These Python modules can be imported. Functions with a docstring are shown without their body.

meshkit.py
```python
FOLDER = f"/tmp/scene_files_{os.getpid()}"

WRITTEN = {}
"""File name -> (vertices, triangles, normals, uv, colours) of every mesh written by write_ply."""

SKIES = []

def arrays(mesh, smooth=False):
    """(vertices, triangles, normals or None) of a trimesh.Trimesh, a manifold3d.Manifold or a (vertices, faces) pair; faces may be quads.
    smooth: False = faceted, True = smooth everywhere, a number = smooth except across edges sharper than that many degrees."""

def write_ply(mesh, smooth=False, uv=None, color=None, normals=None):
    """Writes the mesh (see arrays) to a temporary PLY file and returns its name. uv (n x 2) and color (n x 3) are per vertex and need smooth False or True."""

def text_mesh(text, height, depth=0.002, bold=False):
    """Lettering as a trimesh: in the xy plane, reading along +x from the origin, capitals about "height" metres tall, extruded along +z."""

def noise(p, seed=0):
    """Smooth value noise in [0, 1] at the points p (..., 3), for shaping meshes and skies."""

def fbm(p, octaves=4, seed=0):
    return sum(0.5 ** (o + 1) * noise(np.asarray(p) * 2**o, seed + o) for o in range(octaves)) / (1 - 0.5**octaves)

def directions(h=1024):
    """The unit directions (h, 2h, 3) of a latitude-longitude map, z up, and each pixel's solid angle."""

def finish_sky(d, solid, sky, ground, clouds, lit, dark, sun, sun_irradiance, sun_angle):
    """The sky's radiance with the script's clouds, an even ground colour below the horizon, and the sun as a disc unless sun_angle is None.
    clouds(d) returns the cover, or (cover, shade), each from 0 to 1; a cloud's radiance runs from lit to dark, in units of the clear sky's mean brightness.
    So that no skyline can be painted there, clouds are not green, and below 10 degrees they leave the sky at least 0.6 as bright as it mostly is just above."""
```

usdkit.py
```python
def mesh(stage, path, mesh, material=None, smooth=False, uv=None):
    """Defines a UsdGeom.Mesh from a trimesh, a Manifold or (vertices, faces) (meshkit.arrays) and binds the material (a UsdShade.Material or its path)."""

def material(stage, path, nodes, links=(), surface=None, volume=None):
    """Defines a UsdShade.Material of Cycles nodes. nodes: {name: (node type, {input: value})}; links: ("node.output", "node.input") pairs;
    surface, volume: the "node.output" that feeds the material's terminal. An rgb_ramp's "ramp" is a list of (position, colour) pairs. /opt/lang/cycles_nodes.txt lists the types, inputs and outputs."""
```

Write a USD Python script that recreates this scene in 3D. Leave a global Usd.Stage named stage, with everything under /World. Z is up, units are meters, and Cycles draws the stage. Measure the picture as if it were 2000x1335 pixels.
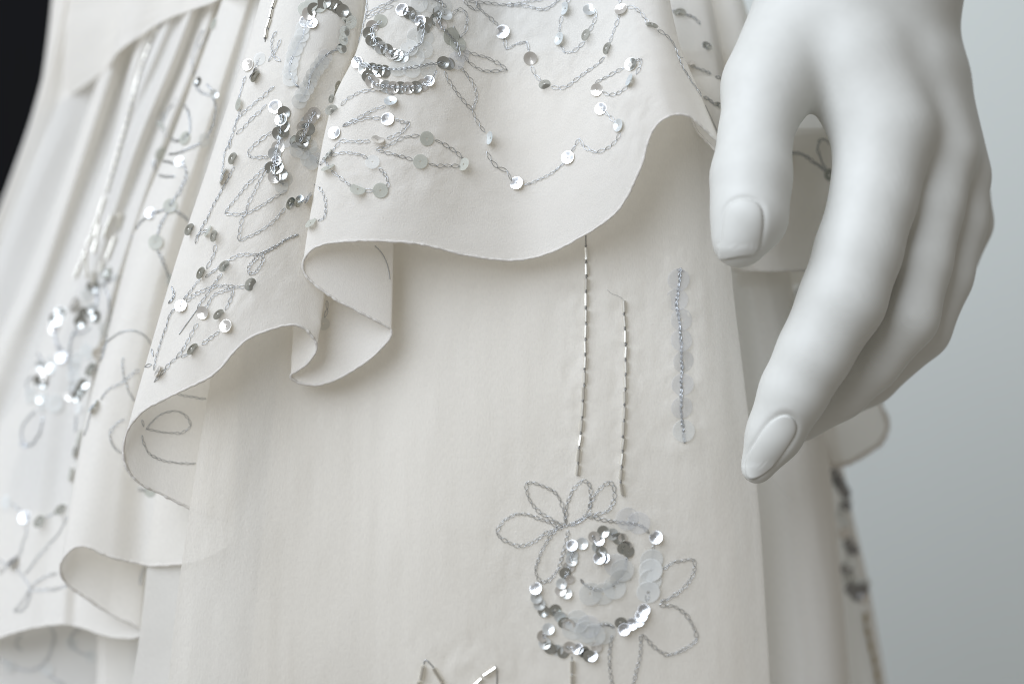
import math, random
import numpy as np, trimesh, usdkit, meshkit
from scipy.interpolate import Akima1DInterpolator, PchipInterpolator
from pxr import Usd, UsdGeom, UsdLux, UsdShade, Gf, Sdf, Vt

stage = Usd.Stage.CreateInMemory()
UsdGeom.SetStageUpAxis(stage, UsdGeom.Tokens.z)
UsdGeom.SetStageMetersPerUnit(stage, 1.0)
UsdGeom.Xform.Define(stage, '/World')
rng = np.random.default_rng(7)
random.seed(7)

# ---------------------------------------------------------------- camera
S, D, Z0 = 0.00018, 0.60, 0.95          # metres per unit of the layout at the focus plane, lens distance, hip height
cam = UsdGeom.Camera.Define(stage, '/World/camera')
cam.CreateHorizontalApertureAttr(36.0)
cam.CreateVerticalApertureAttr(36.0 * 683 / 1024)
cam.CreateFocalLengthAttr(60.0)
cam.CreateClippingRangeAttr(Gf.Vec2f(0.01, 50))
cam.CreateFStopAttr(2.8)
cam.CreateFocusDistanceAttr(D + 0.002)
cam.CreateExposureAttr(0.0)
cam.AddTranslateOp().Set(Gf.Vec3d(0, -D, Z0))
cam.AddRotateXOp().Set(90.0)

# ---------------------------------------------------------------- light: a big window to the upper left, a dim warm room
W = '/World/Looks/'
usdkit.material(stage, W + 'room_air', {"b": ("background_shader", {"color": (1.0, 0.95, 0.87), "strength": 0.26})}, [], surface="b.background")
dome = UsdLux.DomeLight.Define(stage, '/World/room_light')
UsdShade.MaterialBindingAPI.Apply(dome.GetPrim()).Bind(UsdShade.Material.Get(stage, W + 'room_air'))


def rect(name, pos, target, w, h, power, color):
    l = UsdLux.RectLight.Define(stage, '/World/' + name)
    l.CreateWidthAttr(w); l.CreateHeightAttr(h); l.CreateIntensityAttr(power); l.CreateColorAttr(Gf.Vec3f(*color))
    p, t = np.array(pos, float), np.array(target, float)
    zc = (p - t) / np.linalg.norm(p - t)
    xc = np.cross([0, 0, 1], zc); xc /= np.linalg.norm(xc)
    yc = np.cross(zc, xc)
    m = np.eye(4); m[0, :3], m[1, :3], m[2, :3], m[3, :3] = xc, yc, zc, p
    UsdGeom.Xformable(l).AddTransformOp().Set(Gf.Matrix4d(*m.ravel().tolist()))
    return l


KEY = np.array((-1.10, -1.25, Z0 + 1.15))
rect('window_light', KEY, (0, 0, Z0), 2.0, 2.0, 5.2, (0.84, 0.91, 1.02))

rect('wall_lamp', (0.30, 0.42, Z0 + 0.50), (0.38, 0.85, Z0 + 0.12), 0.40, 0.20, 3.3, (0.93, 0.98, 1.0))

# ---------------------------------------------------------------- helpers
def U(p):
    """Layout point (across, down, depth) -> metres."""
    p = np.asarray(p, float)
    k = (D + p[..., 2] * S) / D
    return np.stack([(p[..., 0] - 1000) * S * k, p[..., 2] * S, (667.5 - p[..., 1]) * S * k + Z0], -1)


used = {}
def path(name, parent='/World'):
    n = used.get((parent, name), 0); used[(parent, name)] = n + 1
    return f"{parent}/{name}" if n == 0 else f"{parent}/{name}_{n:03d}"


def tag(prim, **kw):
    for k, v in kw.items():
        prim.SetCustomDataByKey(k, v)


def thing(name, label, cat):
    x = UsdGeom.Xform.Define(stage, path(name)); tag(x.GetPrim(), label=label, category=cat)
    return str(x.GetPath())


def obj(name, m, mat, parent='/World', smooth=True, uv=None, **kw):
    p = path(name, parent)
    me = usdkit.mesh(stage, p, m, W + mat, smooth=smooth, uv=uv)
    me.CreateDoubleSidedAttr(True)
    tag(me.GetPrim(), **kw)
    return p

# ---------------------------------------------------------------- materials
def fabric(name, base, through, transl, clear, weave=0.6):
    usdkit.material(stage, W + name, {
        "uv": ("uvmap", {"attribute": "st"}),
        "mp": ("mapping", {"mapping_type": "point", "scale": (330, 120, 1)}),
        "mq": ("mapping", {"mapping_type": "point", "scale": (120, 330, 1)}),
        "n": ("noise_texture", {"scale": 1.0, "detail": 2.0, "roughness": 0.6}),
        "n2": ("noise_texture", {"scale": 1.0, "detail": 2.0, "roughness": 0.6}),
        "ad": ("math", {"math_type": "multiply_add", "value2": 0.7}),
        "b": ("bump", {"strength": weave, "distance": 0.00022}),
        "rmp": ("rgb_ramp", {"ramp": [(0.3, tuple(c * 0.955 for c in base)), (0.7, tuple(min(1, c * 1.03) for c in base))]}),
        "p": ("principled_bsdf", {"roughness": 0.75, "specular_ior_level": 0.25, "sheen_weight": 0.15, "sheen_roughness": 0.4}),
        "t": ("translucent_bsdf", {"color": through}),
        "c": ("transparent_bsdf", {"color": (1, 0.99, 0.97)}),
        "m1": ("mix_closure", {"fac": transl}), "m2": ("mix_closure", {"fac": clear})},
        [("uv.UV", "mp.vector"), ("uv.UV", "mq.vector"), ("mp.vector", "n.vector"), ("mq.vector", "n2.vector"),
         ("n2.fac", "ad.value1"), ("n.fac", "ad.value3"), ("ad.value", "b.height"), ("b.normal", "p.normal"), ("n.fac", "rmp.fac"),
         ("rmp.color", "p.base_color"), ("p.BSDF", "m1.closure1"), ("t.BSDF", "m1.closure2"), ("m1.closure", "m2.closure1"), ("c.BSDF", "m2.closure2")],
        surface="m2.closure")


fabric('chiffon', (0.93, 0.91, 0.87), (0.95, 0.905, 0.815), 0.36, 0.09)
fabric('chiffon_panel', (0.945, 0.92, 0.865), (0.96, 0.915, 0.83), 0.33, 0.15)
fabric('lining_cloth', (0.92, 0.895, 0.84), (0.9, 0.86, 0.78), 0.1, 0.0)
fabric('chiffon_thin', (0.91, 0.89, 0.85), (0.93, 0.895, 0.82), 0.38, 0.16)
usdkit.material(stage, W + 'hem_cloth', {"tc": ("geometry", {}), "n": ("noise_texture", {"scale": 900.0, "detail": 2}), "b": ("bump", {"strength": 0.6, "distance": 0.0005}),
    "p": ("principled_bsdf", {"base_color": (0.86, 0.835, 0.79), "roughness": 0.8, "sheen_weight": 0.3}), "t": ("translucent_bsdf", {"color": (0.84, 0.81, 0.76)}), "m": ("mix_closure", {"fac": 0.36})},
    [("tc.position", "n.vector"), ("n.fac", "b.height"), ("b.normal", "p.normal"), ("p.BSDF", "m.closure1"), ("t.BSDF", "m.closure2")], surface="m.closure")
for nm, col, ro in (('silver', (0.82, 0.85, 0.86), 0.33), ('silver_dark', (0.62, 0.64, 0.62), 0.24), ('silver_warm', (0.78, 0.75, 0.70), 0.22), ('silver_bright', (0.62, 0.63, 0.64), 0.3), ('thread_silver', (0.60, 0.62, 0.64), 0.28), ('bead_silver', (0.90, 0.88, 0.81), 0.36), ('thread_dark', (0.30, 0.30, 0.30), 0.35), ('bead_gold', (0.50, 0.43, 0.30), 0.3)):
    usdkit.material(stage, W + nm, {"p": ("principled_bsdf", {"base_color": col, "metallic": 0.62 if nm in ("silver", "silver_warm") else 1.0, "roughness": ro, "thin_film_thickness": 260.0 if nm == 'silver' else 0.0, "thin_film_ior": 1.2})}, [], surface="p.BSDF")
for nm, col, cl in (('frosted', (0.79, 0.795, 0.775), 0.46), ('frosted_olive', (0.55, 0.56, 0.50), 0.12), ('frosted_faint', (0.75, 0.75, 0.77), 0.62), ('frosted_white', (0.90, 0.91, 0.89), 0.12)):
    usdkit.material(stage, W + nm, {"p": ("principled_bsdf", {"base_color": col, "roughness": 0.3, "specular_ior_level": 0.5}), "t": ("translucent_bsdf", {"color": col}), "c": ("transparent_bsdf", {"color": (0.97, 0.98, 0.98)}),
        "m1": ("mix_closure", {"fac": 0.25}), "m2": ("mix_closure", {"fac": cl})},
        [("p.BSDF", "m1.closure1"), ("t.BSDF", "m1.closure2"), ("m1.closure", "m2.closure1"), ("c.BSDF", "m2.closure2")], surface="m2.closure")
usdkit.material(stage, W + 'mannequin_white', {"g": ("geometry", {}), "n": ("noise_texture", {"scale": 260.0, "detail": 3}), "b": ("bump", {"strength": 0.04, "distance": 0.0004}),
    "r": ("rgb_ramp", {"ramp": [(0.3, (0.62, 0.62, 0.585)), (0.7, (0.64, 0.64, 0.605))]}),
    "p": ("principled_bsdf", {"roughness": 0.5, "specular_ior_level": 0.35, "subsurface_weight": 0.0})},
    [("g.position", "n.vector"), ("n.fac", "b.height"), ("n.fac", "r.fac"), ("r.color", "p.base_color"), ("b.normal", "p.normal")], surface="p.BSDF")
usdkit.material(stage, W + 'wall_paint', {"g": ("geometry", {}), "n": ("noise_texture", {"scale": 3.0, "detail": 4}), "r": ("rgb_ramp", {"ramp": [(0.3, (0.54, 0.57, 0.555)), (0.7, (0.555, 0.585, 0.57))]}),
    "p": ("principled_bsdf", {"roughness": 0.7})}, [("g.position", "n.vector"), ("n.fac", "r.fac"), ("r.color", "p.base_color")], surface="p.BSDF")
usdkit.material(stage, W + 'dark_paint', {"p": ("principled_bsdf", {"base_color": (0.006, 0.006, 0.007), "roughness": 0.9, "specular_ior_level": 0.1})}, [], surface="p.BSDF")
usdkit.material(stage, W + 'lint', {"p": ("principled_bsdf", {"base_color": (0.85, 0.84, 0.8), "roughness": 0.6})}, [], surface="p.BSDF")

# ---------------------------------------------------------------- background
def box(x0, x1, y0, y1, z0, z1):
    b = trimesh.creation.box((x1 - x0, y1 - y0, z1 - z0)); b.apply_translation(((x0 + x1) / 2, (y0 + y1) / 2, (z0 + z1) / 2)); return b
obj('wall', box(-0.16, 2.2, 0.85, 0.95, 0, 2.6), 'wall_paint', smooth=False, kind='structure', label='pale grey blue wall behind the hand')
obj('dark_wall', box(-2.4, -0.16, 0.80, 0.95, 0, 2.6), 'dark_paint', smooth=False, kind='structure', label='dark charcoal wall beyond the left side of the dress')

# ---------------------------------------------------------------- cloth sheets
SHEETS = []            # (prim path, world verts, faces)
dress = thing('embroidered_dress', 'off-white chiffon dress with a wavy ruffle and silver sequin embroidery', 'dress')


def grid_faces(nu, nv):
    i, j = np.meshgrid(np.arange(nu - 1), np.arange(nv - 1), indexing='ij')
    a = (i * nv + j).ravel()
    return np.stack([a, a + nv, a + nv + 1, a + 1], 1)


def resample(col, nv):
    col = np.asarray(col, float)
    t = np.r_[0, np.cumsum(np.linalg.norm(np.diff(col, axis=0), axis=1))]; t /= t[-1]
    f = PchipInterpolator(t, col) if len(col) > 2 else (lambda x: col[0] + (col[1] - col[0]) * np.asarray(x)[:, None])
    return f(np.linspace(0, 1, nv))


def sheet(name, cols, mat, nu=200, nv=60, wrinkle=1.2, wscale=70.0, seed=0, hem=None, stretch=(1, 1), label=None, flute=0.0, gather=None, pucker=()):
    C = np.stack([resample(c, nv) for c in cols])                        # columns x rows x 3
    t = np.r_[0, np.cumsum(np.linalg.norm(np.diff(C[:, -1], axis=0), axis=1) + 0.5 * np.linalg.norm(np.diff(C[:, nv // 2], axis=0), axis=1) + 1)]
    tt = np.linspace(0, t[-1], nu)
    G = Akima1DInterpolator(t, C, axis=0)(tt) if len(cols) > 4 else PchipInterpolator(t, C, axis=0)(tt)
    lu = t[-1] / 1.5
    uu, vv = np.meshgrid(np.linspace(0, lu, nu), np.linspace(0, 1000, nv), indexing='ij')
    q = np.stack([uu / wscale * stretch[0], vv / wscale * stretch[1], uu * 0 + seed * 9.7], -1)
    nz = meshkit.fbm(q, 3, seed) - 0.5
    G[..., 2] += nz * 2 * wrinkle
    if flute:
        q2 = np.stack([uu / 19.0, vv / 300.0, uu * 0 + seed], -1)
        G[..., 2] += (meshkit.fbm(q2, 2, seed + 5) - 0.5) * 2 * flute
    if pucker:                                                      # cloth drawn up by the stitches
        wgt = np.zeros(G.shape[:2])
        for x0, y0, x1, y1, r0 in pucker:
            px, py, ex, ey = G[..., 0] - x0, G[..., 1] - y0, x1 - x0, y1 - y0
            tt_ = np.clip((px * ex + py * ey) / max(ex * ex + ey * ey, 1e-9), 0, 1)
            wgt = np.maximum(wgt, np.exp(-((px - tt_ * ex) ** 2 + (py - tt_ * ey) ** 2) / r0 ** 2))
        q3 = np.stack([G[..., 0] / 30.0, G[..., 1] / 38.0, G[..., 0] * 0 + seed], -1)
        G[..., 2] += (meshkit.fbm(q3, 3, seed + 9) - 0.5) * 7.0 * wgt
    if gather:                                                      # narrow pleats that start at the seam and open out below it
        amp, period, xs = gather
        g1 = meshkit.noise(np.stack([uu / period, vv * 0 + 3.1, uu * 0], -1), 21) + 0.5 * meshkit.noise(np.stack([uu / (period * 0.43), vv / 700 + 1, uu * 0], -1), 22) - 0.75
        side = np.clip((xs - G[:, :1, 0]) / 160, 0, 1)
        G[..., 2] += g1 * 2 * amp * side * np.clip(1.12 - vv / 700.0, 0, 1) ** 1.6
    V = U(G.reshape(-1, 3)); F = grid_faces(nu, nv)
    uv = np.stack([uu.ravel() / 1000, vv.ravel() / 1000], 1)
    p = obj(name, (V, F), mat, dress, uv=uv, **({'label': label} if label else {}))
    tri = np.vstack([F[:, [0, 1, 2]], F[:, [0, 2, 3]]])
    SHEETS.append((p, V, tri))
    if hem:
        tube_part('hem', U(G[:, -1]), hem * S, 'hem_cloth', p)
    return p, G


def tube(pts, r, sides=5, closed=False):
    pts = np.asarray(pts, float); n = len(pts)
    tg = np.gradient(pts, axis=0) if not closed else np.roll(pts, -1, 0) - np.roll(pts, 1, 0)
    tg /= np.linalg.norm(tg, axis=1, keepdims=True) + 1e-12
    ref = np.array([0.0, -1.0, 0.12]); a = np.cross(tg, ref); a /= np.linalg.norm(a, axis=1, keepdims=True) + 1e-12
    b = np.cross(tg, a)
    th = np.arange(sides) / sides * 2 * np.pi
    r = np.broadcast_to(r, n)
    V = (pts[:, None] + r[:, None, None] * (np.cos(th)[None, :, None] * a[:, None] + np.sin(th)[None, :, None] * b[:, None])).reshape(-1, 3)
    m = n if closed else n - 1
    i, j = np.meshgrid(np.arange(m), np.arange(sides), indexing='ij')
    i2, j2 = (i + 1) % n, (j + 1) % sides
    F = np.stack([(i * sides + j).ravel(), (i * sides + j2).ravel(), (i2 * sides + j2).ravel(), (i2 * sides + j).ravel()], 1)
    return V, F


def tube_part(name, pts, r, mat, parent):
    L = np.r_[0, np.cumsum(np.linalg.norm(np.diff(pts, axis=0), axis=1))]
    n = max(8, int(L[-1] / (2.4 * S)))
    s = np.linspace(0, L[-1], n)
    q = np.stack([np.interp(s, L, pts[:, k]) for k in range(3)], 1)
    bump = 0.7 + 0.6 * meshkit.noise(np.stack([s / (7 * S), s * 0, s * 0], 1), 3)
    q[:, 2] += (meshkit.noise(np.stack([s / (9 * S), s * 0 + 5, s * 0], 1), 4) - 0.5) * 1.6 * S
    return obj(name, tube(q, r * bump, 6), mat, parent)


def edge_sheet(name, rows, mat, **kw):
    """rows: [(down, [(across, depth), ...])], same count in each row."""
    n = len(rows[0][1])
    return sheet(name, [[(r[1][k][0], r[0], r[1][k][1]) for r in rows] for k in range(n)], mat, **kw)


# the long front panel of the skirt, its left edge free
edge_sheet('skirt_panel', [
    (150, [(520, 95), (600, 108), (680, 125), (760, 122), (860, 108), (1000, 96), (1140, 92), (1280, 94), (1370, 108), (1398, 118), (1406, 122), (1410, 124)]),
    (500, [(455, 88), (545, 102), (650, 126), (760, 122), (860, 106), (1000, 90), (1140, 82), (1290, 86), (1380, 104), (1412, 118), (1422, 123), (1426, 125)]),
    (740, [(411, 78), (500, 92), (600, 118), (720, 122), (850, 104), (1000, 94), (1140, 88), (1300, 94), (1400, 112), (1436, 128), (1449, 133), (1453, 135)]),
    (1000, [(370, 84), (460, 96), (580, 116), (720, 122), (860, 112), (1000, 116), (1140, 112), (1320, 122), (1430, 144), (1466, 158), (1479, 163), (1483, 165)]),
    (1200, [(342, 96), (440, 108), (570, 126), (720, 134), (870, 130), (1000, 140), (1150, 140), (1330, 152), (1440, 172), (1479, 186), (1492, 191), (1496, 193)]),
    (1420, [(322, 118), (430, 128), (570, 146), (720, 158), (880, 158), (1010, 168), (1160, 172), (1340, 188), (1455, 210), (1491, 224), (1504, 229), (1508, 231)]),
], 'chiffon_panel', nu=280, nv=220, pucker=[(1150, 1110, 1151, 1110, 190), (1142, 450, 1130, 930, 45), (1220, 580, 1215, 960, 45), (1328, 530, 1335, 860, 55), (900, 1320, 960, 1320, 100)], wrinkle=3.2, wscale=120, seed=3, stretch=(1.6, 0.8), flute=0.42)
edge_sheet('lining', [
    (100, [(580, 190), (700, 175), (1000, 150), (1280, 150), (1385, 190)]),
    (560, [(556, 172), (700, 175), (1000, 148), (1290, 145), (1395, 180)]),
    (900, [(526, 160), (700, 175), (1000, 158), (1300, 160), (1420, 200)]),
    (1420, [(476, 185), (700, 210), (1000, 220), (1340, 245), (1470, 300)]),
], 'lining_cloth', nu=60, nv=40, wrinkle=2, seed=17)
# the layer just under it, seen left of the panel's edge
edge_sheet('skirt_panel', [
    (300, [(420, 225), (480, 215), (600, 200), (720, 190)]),
    (800, [(330, 215), (420, 205), (560, 190), (700, 180)]),
    (1100, [(288, 205), (400, 200), (560, 190), (700, 185)]),
    (1245, [(272, 195), (400, 196), (560, 192), (700, 190)]),
    (1420, [(238, 190), (380, 195), (560, 198), (700, 200)]),
], 'chiffon_thin', nu=60, nv=40, wrinkle=2, seed=5)
edge_sheet('skirt_panel', [
    (900, [(182, 420), (205, 402), (280, 400), (380, 400)]),
    (1240, [(190, 395), (206, 378), (280, 375), (380, 375)]),
    (1420, [(186, 395), (204, 372), (280, 370), (380, 370)]),
], 'chiffon', nu=60, nv=40, wrinkle=2, seed=6)
edge_sheet('skirt_panel', [
    (1000, [(-70, 620), (-40, 520), (60, 470), (160, 445), (260, 450)]),
    (1240, [(-85, 600), (-50, 500), (60, 450), (160, 428), (260, 435)]),
    (1420, [(-95, 590), (-60, 490), (60, 442), (160, 422), (260, 430)]),
], 'chiffon', nu=70, nv=40, wrinkle=3, seed=7)
# right: second and third skirt layers turning round the hip
edge_sheet('skirt_panel', [
    (100, [(1280, 330), (1380, 300), (1450, 300), (1500, 330), (1512, 400), (1500, 470)]),
    (520, [(1330, 300), (1420, 265), (1490, 262), (1532, 300), (1542, 370), (1530, 450)]),
    (850, [(1360, 300), (1480, 270), (1560, 275), (1602, 320), (1612, 390), (1600, 460)]),
    (1100, [(1380, 330), (1510, 300), (1590, 305), (1630, 350), (1640, 420), (1628, 490)]),
    (1420, [(1400, 390), (1540, 350), (1615, 355), (1655, 400), (1664, 470), (1650, 540)]),
], 'chiffon', nu=110, nv=70, wrinkle=3, wscale=90, seed=8, stretch=(2.2, 0.5), flute=1.0)
edge_sheet('skirt_panel', [
    (480, [(1450, 560), (1540, 545), (1580, 570), (1590, 640), (1580, 700)]),
    (900, [(1530, 580), (1600, 555), (1634, 580), (1644, 640), (1634, 700)]),
    (1170, [(1560, 610), (1650, 578), (1690, 590), (1702, 640), (1690, 700)]),
    (1420, [(1580, 650), (1680, 606), (1730, 618), (1742, 670), (1730, 730)]),
], 'chiffon_thin', nu=60, nv=50, wrinkle=2, seed=9)

edge_sheet('skirt_panel', [
    (-60, [(1330, 420), (1380, 400), (1415, 420), (1420, 480)]),
    (60, [(1350, 400), (1420, 380), (1460, 400), (1466, 460)]),
    (180, [(1380, 370), (1490, 340), (1600, 360), (1640, 420)]),
    (280, [(1400, 350), (1520, 315), (1660, 335), (1720, 400)]),
    (420, [(1420, 340), (1540, 310), (1680, 330), (1740, 400)]),
    (560, [(1440, 360), (1500, 345), (1525, 360), (1530, 400)]),
], 'chiffon', nu=60, nv=40, wrinkle=2, seed=16)
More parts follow.
